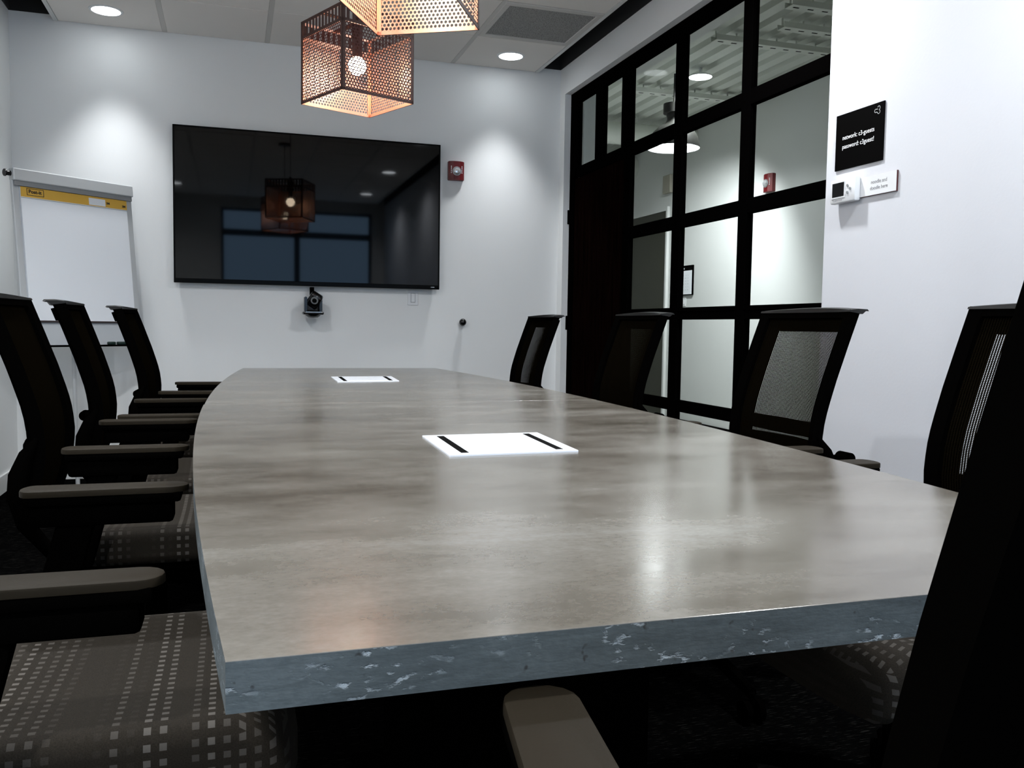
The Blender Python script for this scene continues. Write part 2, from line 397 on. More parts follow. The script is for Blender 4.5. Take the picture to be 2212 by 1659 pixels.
# ceiling downlights
def downlight(x, y, label, group=None):
    d = empty('ceiling_downlight', (x, y, CEIL), 0, label, 'ceiling light', group)
    bm = bmesh.new(); lathe(bm, [(.078, 0), (.078, -.004), (.092, -.003), (.094, .001)], seg=40); link('trim_ring', bm, 'white_pl', d, True)
    bm = bmesh.new(); cyl(bm, (0, 0, -.0035), (0, 0, -.001), .079, seg=40); link('light_lens', bm, 'disc', d)
for x, y, lb in ((LX, 5.685, 'round white downlight glowing in the ceiling tile above the flip chart'),
                 (RX, 5.685, 'round white downlight glowing in the ceiling corner tile near the glass wall'),
                 (LX, 3.245, 'round ceiling downlight over the left chairs, just above the top of the picture'),
                 (RX, 3.245, 'round ceiling downlight mirrored as a sliver at the top right edge of the television'),
                 (LX, 1.415, 'round ceiling downlight mirrored at the left edge of the television'),
                 (RX, 1.415, 'round ceiling downlight mirrored as the upper right oval in the television'),
                 (LX, -0.415, 'round ceiling downlight mirrored lower left, the small oval in the television'),
                 (RX, -0.415, 'round ceiling downlight mirrored as the lower right oval in the television')): downlight(x, y, lb, 'round ceiling downlights of the meeting room')

# ------------------------------------------------------------------ glass wall
gw = empty('window_2', (0, 0, 0)); gw['kind'] = 'structure'
XF = XG + .035
def member(nm, y0, y1, z0, z1, x0=XG, x1=XF): return obox(nm, 'black_metal', gw, x0, x1, y0, y1, z0, z1, bev=.0025)
zt, z1a, z1b, z2a, z2b, z3a, z3b, z4a, z4b, zb = CZ + 1.55, CZ + 1.108, CZ + 1.037, CZ + .610, CZ + .542, CZ + .116, CZ + .052, CZ - .380, CZ - .441, 0.10
member('head_rail', YE, 5.884, zt, GT)
member('jamb', 5.745, 5.884, z1a, zt); member('jamb', 5.80, 5.884, 0, z1a)
member('transom', 4.343, 5.745, z1b, z1a); member('mullion', 5.315, 5.44, z1a, zt)
member('mullion', 4.905, 5.03, z1a, zt); member('mullion', 4.895, 4.975, 0, z1b)
for y0, y1 in ((4.255, 4.343), (3.606, 3.685)): member('mullion', y0, y1, 0, zt)
member('mullion', YE - .03, YE + .02, 0, zt)
bays = ((4.343, 4.895), (3.685, 4.255), (YE + .02, 3.606))
for i, (a, b) in enumerate(bays):
    if i: member('transom', a, b, z1b, z1a)
    member('transom', a, b, z2b, z2a); member('transom', a, b, z3b, z3a); member('transom', a, b, z4b, z4a); member('bottom_rail', a, b, 0, zb)
    member('glazing_bead', a, b, z3a - .022, z3a - .016, XG - .004, XG + .01)
def pane(y0, y1, z0, z1): obox('pane', 'glass', gw, XG + .018, XG + .022, y0, y1, z0, z1)
for a, b in ((5.44, 5.745), (5.03, 5.315)): pane(a, b, z1a, zt)
pane(4.343, 4.905, z1a, zt)
for a, b in bays[1:]: pane(a, b, z1a, zt)
for a, b in bays:
    for c, d_ in ((z2a, z1b), (z3a, z2b), (z4a, z3b), (zb, z4b)): pane(a, b, c, d_)
dr = empty('door_1', (XG, 5.795, 0)); dr['kind'] = 'structure'
obox('door_leaf', 'door', dr, .006, .034, -.815, 0, .01, z1b - .004, bev=.002)
for zz in (CZ + .78, CZ + .035, .25):
    bm = bmesh.new(); box(bm, -.012, .004, .083, .103, zz - .05, zz + .05, bev=.003); cyl(bm, (-.012, .103, zz - .052), (-.012, .103, zz + .052), .007, seg=10); link('hinge', bm, 'black_metal', dr)

# ------------------------------------------------------------------ corridor beyond the glass
CXW = 4.2
struct('wall_corridor', 'corridor', (CXW, CXW + .1, YR, 10.2, 0, TOPZ))
struct('wall_corridor_end', 'corridor', (2.38, CXW, 9.9, 10.0, 0, TOPZ))
struct('wall_corridor_near', 'corridor', (2.38, CXW, YR - .1, YR, 0, TOPZ))
struct('wall_corridor_stub', 'corridor', (2.32, 2.60, YB + .10, YB + .24, 0, TOPZ))
struct('wall_corridor_side', 'corridor', (2.24, 2.38, YB + .24, 9.9, 0, TOPZ))
struct('trim_corridor_soffit', 'corridor', (2.38, 2.80, YR, YB + .1, CZ + 1.82, CZ + 2.1))
struct('baseboard_corridor', 'black_metal', (CXW - .012, CXW, YR, 8.03, 0, .10), (CXW - .012, CXW, 9.0, 9.9, 0, .10))
bm = bmesh.new(); zd = CZ + 1.97; x = 2.38; pts = []
while x < CXW:
    pts += [(x, zd), (x + .085, zd), (x + .105, zd + .05), (x + .135, zd + .05)]; x += .155
pts = [p for p in pts if p[0] < CXW] + [(CXW, zd)]
a = [bm.verts.new((p[0], YR, p[1])) for p in pts]; b = [bm.verts.new((p[0], 9.9, p[1])) for p in pts]
for i in range(len(pts) - 1): bm.faces.new((a[i], b[i], b[i + 1], a[i + 1]))
tag(link('ceiling_corridor', bm, 'deck'), kind='structure')
struct('ceiling_corridor_top', 'deck', (2.38, CXW, YR, 9.9, zd + .06, zd + .12))
def strut(y, x0, label):
    t_ = empty('strut_channel', (x0, y, zd - .075), 0, label, 'ceiling channel', 'slotted steel channels under the corridor deck')
    L = CXW - x0 - .002
    bm = bmesh.new(); box(bm, 0, L, -.04, .04, 0, .004); box(bm, 0, L, -.04, -.036, .004, .035); box(bm, 0, L, .036, .04, .004, .035); link('channel', bm, 'deck', t_)
    s0 = None; n = int(L / .10)
    for i in range(n):
        if s0 is None: s0 = obox('slot', 'black_metal', t_, -.02, .02, -.006, .006, -.001, .0005); s = s0
        else: s = s0.copy(); COL.objects.link(s)
        s.location = (.05 + i * .10, 0, 0)
    h0 = None
    for i in range(n):
        if h0 is None: h0 = obox('hanger', 'deck', t_, -.004, .004, .025, .033, .03, .075); s = h0
        else: s = h0.copy(); COL.objects.link(s)
        s.location = (.03 + i * .155, 0, 0)
for y, x0, q in ((6.58, 3.0, 'white slotted steel channel behind the black pendant dome in the corridor'), (5.25, 3.03, 'long white slotted channel crossing the deck above the corridor lamp'),
                 (4.90, 3.3, 'white slotted channel at the upper right behind the glass, lower of the two'), (4.56, 3.12, 'white slotted channel nearest the white wall, topmost behind the glass')): strut(y, x0, q)
for yy, zz, rr, lb in ((7.6, .17, .10, 'white round air duct under the corridor deck, the nearer one'), (8.9, .22, .12, 'white round air duct under the corridor deck at the far end wall')):
    du = empty('air_duct', (2.6, yy, zd - zz), 0, lb, 'duct')
    bm = bmesh.new(); cyl(bm, (0, 0, 0), (CXW - 2.602, 0, 0), rr, seg=28); link('pipe', bm, 'deck', du, True)
    for xx in (.3, 1.0): bm = bmesh.new(); cyl(bm, (xx, 0, rr - .005), (xx, 0, zz - .002), .006, seg=8); link('hanger', bm, 'deck', du)
# far door, sign box, poster, switch, strobe on the corridor wall
cdw = empty('door_2', (CXW, 8.04, 0)); cdw['kind'] = 'structure'
obox('door_leaf', 'corr_door', cdw, -.02, -.001, .03, .92, 0, 2.17)
bm = bmesh.new(); box(bm, -.03, -.001, 0, .03, 0, 2.21); box(bm, -.03, -.001, .92, .955, 0, 2.21); box(bm, -.03, -.001, .03, .92, 2.17, 2.21); link('door_frame', bm, 'corridor', cdw)
obox('wall_speaker', 'beige', None, CXW - .04, CXW - .001, 7.98, 8.14, CZ + 1.36, CZ + 1.54, bev=.006); o = bpy.data.objects['wall_speaker']; tag(o, 'small beige box high on the corridor wall above the dark door', 'wall box')
po = empty('notice_frame', (CXW, 7.52, CZ + .33), 0, 'framed white notice with a black header on the corridor wall', 'notice')
obox('frame', 'black_metal', po, -.018, -.001, 0, .36, 0, .285)
obox('notice_sheet', 'paper', po, -.020, -.018, .008, .352, .008, .235)
obox('header_band', 'sign', po, -.020, -.018, .008, .352, .235, .278)
bm = bmesh.new()
for i in range(9): box(bm, -.021, -.020, .23 - i * .010 - random.random() * .003, .236 - i * .010, .248, .258 + random.random() * .006)
box(bm, -.021, -.020, .243, .262, .246, .268)
link('header_lettering', bm, 'white_ink', po)
bm = bmesh.new()
for i in range(5):
    for j in range(6): box(bm, -.0205, -.020, .07 + i * .045, .078 + i * .045 + random.random() * .02, .05 + j * .028, .0525 + j * .028)
tag(link('fine_print', bm, 'ink_grey', po), kind='stuff')
t_ = empty('light_switch', (CXW, 7.66, CZ + .225), 0, 'small white switch plate under the notice on the corridor wall', 'switch')
swp = obox('switch_plate', 'white_pl', t_, -.006, -.001, 0, .09, 0, .085, bev=.002); obox('rocker', 'white_pl', swp, -.010, -.006, .03, .06, .02, .065, bev=.001)

def strobe(loc, rz, label, sc=1.0):
    t_ = empty('fire_alarm_strobe', loc, rz, label, 'fire alarm'); t_.scale = (sc, sc, sc)     # local: faces -Y, wall at y=0
    bm = bmesh.new(); prof = [(-.055, 0), (-.055, -.026), (-.040, -.036), (-.022, -.044), (.022, -.044), (.040, -.036), (.055, -.026), (.055, 0)]
    t2 = bmesh.new(); lo = [t2.verts.new((x, y, -.064)) for x, y in prof]; hi = [t2.verts.new((x, y, .064)) for x, y in prof]
    t2.faces.new(lo); t2.faces.new(hi[::-1])
    for i in range(len(prof)): j = (i + 1) % len(prof); t2.faces.new((lo[i], hi[i], hi[j], lo[j]))
    bmesh.ops.recalc_face_normals(t2, faces=t2.faces[:]); bmesh.ops.bevel(t2, geom=[e for e in t2.edges if abs(e.verts[0].co.z - e.verts[1].co.z) < 1e-6], offset=.003, segments=2, affect='EDGES'); add(bm, t2)
    hs = link('housing', bm, 'red', t_)
    bm = bmesh.new(); lathe(bm, [(.0, .018), (.014, .016), (.022, .010), (.026, 0)], seg=12); 
    for v_ in bm.verts: v_.co = Vector((v_.co.x, -.044 - v_.co.z, v_.co.y - .004))
    link('strobe_lens', bm, 'lens', t_)
    bm = bmesh.new(); lathe(bm, [(.026, 0), (.030, .0), (.030, .004), (.026, .004), (.026, 0)], seg=24)
    for v_ in bm.verts: v_.co = Vector((v_.co.x, -.044 - v_.co.z, v_.co.y - .004))
    link('lens_ring', bm, 'silver', t_)
    bm = bmesh.new(); box(bm, -.009, .009, -.047, -.043, -.046, -.034); box(bm, -.002, .002, -.0485, -.047, -.042, -.034, 0); link('test_button', bm, 'red', hs)
    bm = bmesh.new()
    for s_ in (-1, 1):
        for i, zz in enumerate((.022, .010, -.004, -.018)): box(bm, s_ * .037 - .002, s_ * .037 + .002, -.040, -.0365, zz, zz + .009)
    link('side_lettering', bm, 'white_ink', hs)
    return t_
strobe((1.474, YB, CZ + 1.061), 0, 'red fire alarm strobe on the back wall right of the television')
strobe((CXW, 6.30, CZ + 1.20), -PI / 2, 'red fire alarm strobe on the corridor wall, seen through the glass', 1.15)

# corridor pendant
cp = empty('dome_pendant', (3.28, 6.25, CZ + 1.40), 0, 'black dome pendant lamp glowing white behind the glass wall', 'pendant lamp')
bm = bmesh.new(); lathe(bm, [(.205, 0), (.203, .02), (.190, .075), (.160, .125), (.115, .165), (.070, .190), (.055, .215), (.055, .235), (.0, .237)], seg=40); link('shade', bm, 'shade_black', cp, True)
bm = bmesh.new(); lathe(bm, [(.201, .001), (.199, .02), (.186, .072), (.156, .120), (.112, .158), (.0, .165)], seg=40); link('shade_lining', bm, 'shade_white', cp, True)
bm = bmesh.new(); lathe(bm, [(.055, .235), (.060, .25), (.060, .265), (.085, .268), (.085, .34), (.0, .341)], seg=28); link('neck', bm, 'shade_black', cp, True)
bm = bmesh.new(); cyl(bm, (0, 0, .34), (0, 0, zd - CZ - 1.40), .010, seg=12); link('stem', bm, 'shade_black', cp, True)
bm = bmesh.new(); cyl(bm, (0, 0, .050), (0, 0, .054), .175, seg=40); link('light_lens', bm, 'corr_disc', cp)
cl = empty('corridor_downlight', (3.38, 6.04, CZ + 1.90), 0, 'round white ceiling light seen through the glass over the black dome lamp', 'ceiling light')
bm = bmesh.new(); cyl(bm, (0, 0, -.002), (0, 0, 0), .085, seg=36); link('light_lens', bm, 'corr_disc', cl)
bm = bmesh.new(); cyl(bm, (0, 0, 0), (0, 0, .012), .088, .08, seg=36); cyl(bm, (0, 0, .012), (0, 0, .068), .012, seg=12); link('can', bm, 'white_pl', cl, True)

# ------------------------------------------------------------------ conference table
TZ, TT = CZ - .245, .0395
def xl(y): return ((-0.0002 * y + 0.0241) * y - 0.1161) * y + 0.0602
def xr(y): return (-0.0254 * y + 0.1674) * y + 0.9177
tb = empty('conference_table', (.55, 2.8, 0), 0, 'long boat shaped conference table with a polished grey concrete top', 'table')
def slab_part(y0, y1, dx=0.0):
    n = 16; ys = [y0 + (y1 - y0) * i / n for i in range(n + 1)]
    out = [(xr(y) - .55 + dx, y - 2.8) for y in ys] + [(xl(y) - .55 + dx, y - 2.8) for y in reversed(ys)]
    bm = bmesh.new(); slab(bm, out, TZ - TT, TZ, 0, 1, bev=.0006); return link('concrete_slab', bm, ['concrete', 'concrete_edge'], tb)
slab_part(.656, 2.775); slab_part(2.7775, 5.0, .002)
obox('under_frame', 'black_metal', tb, -.32, .32, -1.55, 1.75, TZ - TT - .05, TZ - TT)
for yy in (-1.1, 1.3):
    obox('pedestal', 'black_metal', tb, -.24, .24, yy - .16, yy + .16, .03, TZ - TT - .05, bev=.01)
    obox('foot_plate', 'black_metal', tb, -.30, .30, yy - .22, yy + .22, 0, .03, bev=.006)

def hatch(pts, label):
    c = sum((Vector(p) for p in pts), Vector((0, 0))) / 4; h = empty('cable_hatch', (c.x, c.y, TZ), 0, label, 'cable hatch')
    P = [Vector(p) - c for p in pts]                      # far-left, far-right, near-right, near-left
    def q(u, v): return (P[3] * (1 - u) + P[2] * u) * (1 - v) + (P[0] * (1 - u) + P[1] * u) * v
    def patch(nm, u0, u1, v0, v1, z0, z1, m):
        o_ = [q(u0, v0), q(u1, v0), q(u1, v1), q(u0, v1)]; bm = bmesh.new(); slab(bm, [(p.x, p.y) for p in o_], z0, z1, bev=.0006); return link(nm, bm, m, h)
    patch('frame_plate', 0, 1, 0, 1, 0, .0035, 'plate')
    patch('brush_slot', .105, .165, .07, .93, .0034, .0040, 'sign'); patch('brush_slot', .845, .905, .07, .93, .0034, .0040, 'sign')
    patch('flap', .19, .575, .06, .94, .0034, .0046, 'plate'); patch('flap', .580, .82, .06, .94, .0034, .0046, 'plate')
hatch([(.399, 1.897), (.670, 1.906), (.653, 1.610), (.388, 1.597)], 'white cable hatch set in the near half of the concrete table')
hatch([(.437, 4.128), (.721, 4.15), (.696, 3.806), (.426, 3.764)], 'white cable hatch set in the far half of the concrete table')

# ------------------------------------------------------------------ chairs  (local: faces +X)
BACK_SHIFT = -.02
def bx(z): return bx0(z) + BACK_SHIFT
def bx0(z):          # front face of the backrest as a function of height
    tbl = [(.44, -.315), (.50, -.295), (.56, -.275), (.62, -.262), (.67, -.257), (.73, -.262), (.78, -.273), (.86, -.298), (.95, -.330), (1.045, -.365)]
    if z <= tbl[0][0]: return tbl[0][1]
    for (a, xa), (b, xb) in zip(tbl, tbl[1:]):
        if z <= b: t = (z - a) / (b - a); return xa + (xb - xa) * t
    return tbl[-1][1]
def wrap(y): return .030 * (y / .205) ** 2      # sides come forward
ZB0, ZB1, HW = .50, 1.040, .205
def sheet(bm, y0, y1, z0, z1, off, th, ny=10, nz=18, uvh=None):
    """curved slab following the backrest, off = distance behind the front face"""
    F, B_ = [], []
    for i in range(nz + 1):
        z = z0 + (z1 - z0) * i / nz; f, b = [], []
        for j in range(ny + 1):
            y = y0 + (y1 - y0) * j / ny; x = bx(z) + wrap(y) - off
            f.append(bm.verts.new((x, y, z)));
            if th: b.append(bm.verts.new((x - th, y, z - th * .3)))
        F.append(f); B_.append(b)
    for i in range(nz):
        for j in range(ny):
            bm.faces.new((F[i][j], F[i][j + 1], F[i + 1][j + 1], F[i + 1][j]))
            if th: bm.faces.new((B_[i][j], B_[i + 1][j], B_[i + 1][j + 1], B_[i][j + 1]))
    if th:
        for i in range(nz):
            bm.faces.new((F[i][0], F[i + 1][0], B_[i + 1][0], B_[i][0])); bm.faces.new((F[i][ny], B_[i][ny], B_[i + 1][ny], F[i + 1][ny]))
        for j in range(ny):
            bm.faces.new((F[0][j], B_[0][j], B_[0][j + 1], F[0][j + 1])); bm.faces.new((F[nz][j], F[nz][j + 1], B_[nz][j + 1], B_[nz][j]))
def make_chair():
    r = empty('office_chair', (0, 0, 0))
    # seat cushion
    bm = bmesh.new(); N = 14; X0, X1, Y0, Y1 = -.225, .245, -.245, .245
    t = bmesh.new(); box(t, X0, X1, Y0, Y1, .385, .470, bev=.03, seg=3)
    for e in list(t.edges): pass
    bmesh.ops.subdivide_edges(t, edges=[e for e in t.edges if e.calc_length() > .2], cuts=6, use_grid_fill=True)
    for v_ in t.verts:
        u = (v_.co.x - X0) / (X1 - X0)
        if v_.co.z > .43: v_.co.z += -.010 * math.sin(PI * min(max((v_.co.y - Y0) / (Y1 - Y0), 0), 1)) + .006
        if u > .8: v_.co.z -= .05 * ((u - .8) / .2) ** 2
        k_ = abs(v_.co.y) / .245
        if u > .85: v_.co.x -= .03 * k_ ** 4
    add(bm, t); link('seat', bm, 'seat_fabric', r, True)
    obox('seat_pan', 'chair_black', r, -.20, .20, -.215, .215, .365, .388, bev=.01)
    # backrest
    bm = bmesh.new()
    sheet(bm, -HW, -HW + .030, ZB0, ZB1, -.004, .030, 2, 18); sheet(bm, HW - .030, HW, ZB0, ZB1, -.004, .030, 2, 18)
    sheet(bm, -HW + .03, HW - .03, ZB1 - .022, ZB1, -.003, .028, 10, 1); sheet(bm, -HW + .03, HW - .03, ZB0, ZB0 + .03, -.003, .028, 10, 1)
    link('back_frame', bm, 'chair_black', r, True)
    bm = bmesh.new(); sheet(bm, -HW + .03, HW - .03, ZB0 + .03, ZB1 - .022, .008, 0, 14, 24); sheet(bm, -HW + .03, HW - .03, ZB0 + .03, ZB1 - .022, .0090, 0, 14, 24); sheet(bm, -HW + .03, HW - .03, ZB0 + .03, ZB1 - .022, .00845, 0, 14, 24); link('mesh_panel', bm, 'mesh', r, True)
    bm = bmesh.new(); w_ = .020
    sheet(bm, -HW + .028, -HW + .03 + w_, ZB0 + .03, ZB1 - .02, .022, .010, 3, 16); sheet(bm, HW - .03 - w_, HW - .028, ZB0 + .03, ZB1 - .02, .026, .012, 3, 16)
    sheet(bm, -HW + .03 + w_, HW - .03 - w_, ZB1 - .058, ZB1 - .02, .026, .012, 8, 2)
    sheet(bm, -HW + .03 + w_, HW - .03 - w_, .645, .680, .026, .016, 8, 2)
    link('support_frame', bm, 'chair_black', r, True)
    # top lip that hooks backwards
    bm = bmesh.new(); rows_ = []
    for j in range(15):
        y = -HW - .002 + (2 * HW + .004) * j / 14; x = bx(ZB1) + wrap(y); crown = .007 * (1 - (y / HW) ** 2)
        d_ = .020
        pr_ = [(x + .008, ZB1 - .006), (x + .006, ZB1 - .001 + crown), (x - .02, ZB1 + .002 + crown), (x - .03 - d_, ZB1 + .001 + crown), (x - .034 - d_, ZB1 - .004 + crown), (x - .03 - d_ * .7, ZB1 - .004 + crown), (x - .034, ZB1 - .012)]
        rows_.append([bm.verts.new((px, y, pz)) for px, pz in pr_])
    for a_, b_ in zip(rows_, rows_[1:]):
        n = len(a_)
        for i in range(n): bm.faces.new((a_[i], b_[i], b_[(i + 1) % n], a_[(i + 1) % n]))
    bm.faces.new(rows_[0]); bm.faces.new(rows_[-1][::-1]); bmesh.ops.recalc_face_normals(bm, faces=bm.faces[:])
    link('top_rail', bm, 'flange', r, True)
    # yoke behind
    for s in (-1, 1):
        bm = bmesh.new(); y = s * .203
        tube(bm, [(-.262, y, .70), (-.285, y, .66), (-.302, y, .61), (-.305, y, .56), (-.295, y * .9, .49), (-.25, y * .7, .41), (-.15, y * .45, .37)], [.006, .020, .027, .028, .022, .018, .016], 10, flat=.9)
        if s > 0: cyl(bm, (-.350, y - .02, .640), (-.350, y + .022, .640), .018, seg=16); box(bm, -.355, -.31, y - .006, y + .006, .63, .65)
        link('back_bracket', bm, 'chair_black', r, True)
    # arms
    for s in (-1, 1):
        y = s * .300
        bm = bmesh.new(); o_ = []
        for i in range(9): q_ = -PI / 2 + PI * i / 8; o_.append((.050 + .030 * math.cos(q_), y + .031 * math.sin(q_)))
        for i in range(9): q_ = PI / 2 + PI * i / 8; o_.append((-.175 + .020 * math.cos(q_), y + .034 * math.sin(q_)))
        slab(bm, o_, .677, .688, 0, 0, bev=.003)
        pad = link('arm_pad', bm, 'arm', r, True)
        bm = bmesh.new(); box(bm, -.185, .068, y - .032, y + .032, .660, .679, bev=.006); box(bm, -.18, .055, y - .024, y + .024, .622, .664, bev=.008)  # black upper box: the pad's unlit sides put into the colour
        box(bm, -.030, .030, -.017, .017, -.12, .12, bev=.008, mtx=Matrix.Translation((-.132, y, .53)) @ Matrix.Rotation(.26, 4, 'Y'))
        tube(bm, [(-.158, y, .45), (-.165, y - s * .005, .41), (-.155, y - s * .05, .368), (-.10, y - s * .15, .355)], [.026, .028, .026, .022], 10)
        link('arm_post', bm, 'chair_black', r, True)
    bm = bmesh.new(); box(bm, -.17, .09, -.07, .07, .31, .366, bev=.015); cyl(bm, (.0, .05, .34), (.0, .26, .335), .006, seg=8); link('tilt_mechanism', bm, 'chair_black', r, True)
    bm = bmesh.new(); cyl(bm, (-.02, 0, .10), (-.02, 0, .32), .028, seg=20); cyl(bm, (-.02, 0, .07), (-.02, 0, .14), .045, .034, seg=20); link('gas_lift', bm, 'chair_black', r, True)
    for i in range(5):
        a_ = 2 * PI * i / 5 + .3; c_, s_ = math.cos(a_), math.sin(a_); bm = bmesh.new()
        tube(bm, [(-.02 + .03 * c_, .03 * s_, .105), (-.02 + .18 * c_, .18 * s_, .095), (-.02 + .31 * c_, .31 * s_, .072)], [.026, .020, .016], 8, flat=.8); bl = link('base_leg', bm, 'chair_black', r, True)
        bm = bmesh.new(); px, py = -.02 + .31 * c_, .31 * s_
        for q_ in (-1, 1): cyl(bm, (px - s_ * .010 * q_, py + c_ * .010 * q_, .028), (px - s_ * .026 * q_, py + c_ * .026 * q_, .028), .028, seg=16)
        cyl(bm, (px, py, .03), (px, py, .075), .008, seg=8); link('caster', bm, 'chair_black', bl, True)
    return r
proto = make_chair()
chairs = [
    (-.155, 1.39, 0, 'black mesh office chair nearest on the left, dotted brown seat filling the lower left corner'),
    (-.178, 2.52, 0, 'second black mesh office chair from the near end on the left of the table'),
    (-.150, 3.27, 1, 'third black mesh office chair on the left, its back in front of the flip chart'),
    (-.085, 4.26, -3, 'farthest black mesh office chair on the left, nearest the television wall'),
    (1.200, 1.345, 180, 'black mesh office chair at the right edge in front of the white wall'),
    (1.222, 2.175, 180, 'right-hand black mesh office chair with brown see-through back, standing before the white wall edge'),
    (1.215, 3.25, 180, 'right-hand black mesh office chair before the glass panes and dark corridor door'),
    (1.215, 4.42, 180, 'farthest black mesh office chair on the right, by the dark door'),
    (.520, .54, 81, 'black mesh office chair at the near end of the table, back cropped at right')]
for i, (x, y, a, lb) in enumerate(chairs):
    c = proto if i == 0 else copy_tree(proto)
    c.location = (x, y, 0); c.rotation_euler = (0, 0, math.radians(a)); tag(c, lb, 'chair', 'black mesh office chairs around the table')

# ------------------------------------------------------------------ copper cube pendants
def cube_pendant(cx, cy, rot, zb_, label, tilt=(0, 0)):
    s = .3355; h = .3355; H = s / 2
    p = empty('cube_pendant', (cx, cy, zb_), rot, label, 'pendant lamp'); p.rotation_euler = (tilt[0], tilt[1], rot)
    def side(k):
        bm = bmesh.new(); uvl = bm.loops.layers.uv.new('UVMap'); R_ = Matrix.Rotation(k * PI / 2, 4, 'Z')
        def quad(x0, x1, z0, z1, yy):
            vs = [bm.verts.new(R_ @ Vector(c)) for c in ((x0, yy, z0), (x1, yy, z0), (x1, yy, z1), (x0, yy, z1))]
            f = bm.faces.new(vs)
            for l_, (u, v_) in zip(f.loops, ((x0, z0), (x1, z0), (x1, z1), (x0, z1))): l_[uvl].uv = (u + 5, v_ + 5)
        quad(-H + .012, H - .012, .010, h - .065, -H + .001)
        link('perforated_side', bm, 'copper', p)
    for k in range(4): side(k)
    bm = bmesh.new()
    for k in range(4):
        R_ = Matrix.Rotation(k * PI / 2, 4, 'Z')
        box(bm, -H, -H + .014, -H, -H + .0025, 0, h, mtx=R_); box(bm, H - .014, H, -H, -H + .0025, 0, h, mtx=R_)
        box(bm, -H, H, -H, -H + .0025, h - .072, h - .060, mtx=R_); box(bm, -H, H, -H, -H + .0025, h - .012, h, mtx=R_); box(bm, -H, H, -H, -H + .0025, 0, .011, mtx=R_)
        n = 13
        for i in range(1, n):
            xx = -H + s * i / n; box(bm, xx - .0065, xx + .0065, -H, -H + .002, h - .062, h - .010, mtx=R_)
    link('edge_frame', bm, 'copper_frame', p)
    bm = bmesh.new(); e = .0027
    for k in range(4):
        R_ = Matrix.Rotation(k * PI / 2, 4, 'Z')
        for a in ((-H + e, -H + .014, 0.0005, h), (H - .014, H - e, 0.0005, h), (-H + e, H - e, h - .072, h - .060), (-H + e, H - e, h - .012, h), (-H + e, H - e, 0.0005, .011)): box(bm, a[0], a[1], -H + e, -H + e + .0008, a[2], a[3], mtx=R_)
    link('inner_lining', bm, 'copper_plain', p)
    bm = bmesh.new()
    box(bm, -H, H, -.012, .012, h - .006, h - .002); box(bm, -.012, .012, -H, H, h - .006, h - .002); cyl(bm, (0, 0, .190), (0, 0, h), .020, .024, seg=20); cyl(bm, (0, 0, h), (0, 0, h + .04), .02, .008, seg=16)
    lh = link('lamp_holder', bm, 'copper_frame', p)
    bm = bmesh.new(); sphere(bm, (0, 0, .155), .037, 24); link('bulb', bm, 'bulb', lh, True)
    bm = bmesh.new(); L = CEIL - .002 - zb_; cyl(bm, (0, 0, h + .04), (0, 0, L - .012), .003, seg=8); link('cord', bm, 'shade_black', p)
    bm = bmesh.new(); cyl(bm, (0, 0, L - .02), (0, 0, L), .06, seg=28); link('canopy', bm, 'copper_frame', p)
    return p
cube_pendant(.502, 3.752, -.3738 - PI / 4, CZ + .913, 'copper perforated cube pendant farther away, bulb glowing through its side')
cube_pendant(.514, 2.656, .2727 - PI / 4, CZ + .923, 'copper perforated cube pendant nearest, cropped by the top of the picture')

# ------------------------------------------------------------------ television and things on the back wall
tv = empty('television', (0, 5.92, 0), 0, 'large wall-mounted black television on the back wall', 'television')
tx0, tx1, tz0, tz1 = -.342, 1.355, CZ + .247, CZ + 1.221
obox('screen', 'screen', tv, tx0 + .008, tx1 - .008, .0, .02, tz0 + .028, tz1 - .008)
bm = bmesh.new(); box(bm, tx0, tx1, -.003, .02, tz1 - .010, tz1, bev=.002); box(bm, tx0, tx1, -.004, .022, tz0, tz0 + .028, bev=.003); box(bm, tx0, tx0 + .010, -.003, .02, tz0, tz1, bev=.002); box(bm, tx1 - .010, tx1, -.003, .02, tz0, tz1, bev=.002); link('bezel', bm, 'bezel', tv)
obox('back_shell', 'bezel', tv, tx0 + .01, tx1 - .01, .02, .045, tz0 + .01, tz1 - .01, bev=.006)
obox('wall_mount', 'black_metal', tv, .2, .8, .045, .059, CZ + .5, CZ + .95)
obox('maker_badge', 'silver', tv, tx1 - .06, tx1 - .035, -.005, -.004, tz0 + .012, tz0 + .016)

pc = empty('conference_camera', (.505, 5.86, CZ + .04), 0, 'small black swivel camera on a bracket under the television', 'camera')
bm = bmesh.new(); box(bm, -.066, .066, -.045, .055, .020, .040, bev=.008); lathe(bm, [(0, .0), (.03, .002), (.045, .012), (.05, .02)], seg=24); link('base', bm, 'black_gloss', pc, True)
obox('base_trim', 'silver', pc, -.05, .05, -.047, -.044, .034, .038)
bm = bmesh.new()
for s in (-1, 1):
    t = bmesh.new(); x0 = s * .048
    pr_ = [(-.030, .038), (.030, .038), (.034, .135 if s < 0 else .10), (-.034, .135 if s < 0 else .12)]
    lo = [t.verts.new((x0 - .009, a_, b_)) for a_, b_ in pr_]; hi = [t.verts.new((x0 + .009, a_, b_)) for a_, b_ in pr_]
    t.faces.new(lo); t.faces.new(hi[::-1])
    for i in range(4): t.faces.new((lo[i], hi[i], hi[(i + 1) % 4], lo[(i + 1) % 4]))
    bmesh.ops.recalc_face_normals(t, faces=t.faces[:]); bmesh.ops.bevel(t, geom=t.edges[:], offset=.004, segments=2, affect='EDGES'); add(bm, t)
box(bm, -.05, .05, -.005, .035, .040, .115, bev=.01)
link('yoke', bm, 'black_gloss', pc, True)
bm = bmesh.new(); R_ = Matrix.Translation((.008, -.01, .115)) @ Euler((math.radians(25), math.radians(32), 0)).to_matrix().to_4x4()
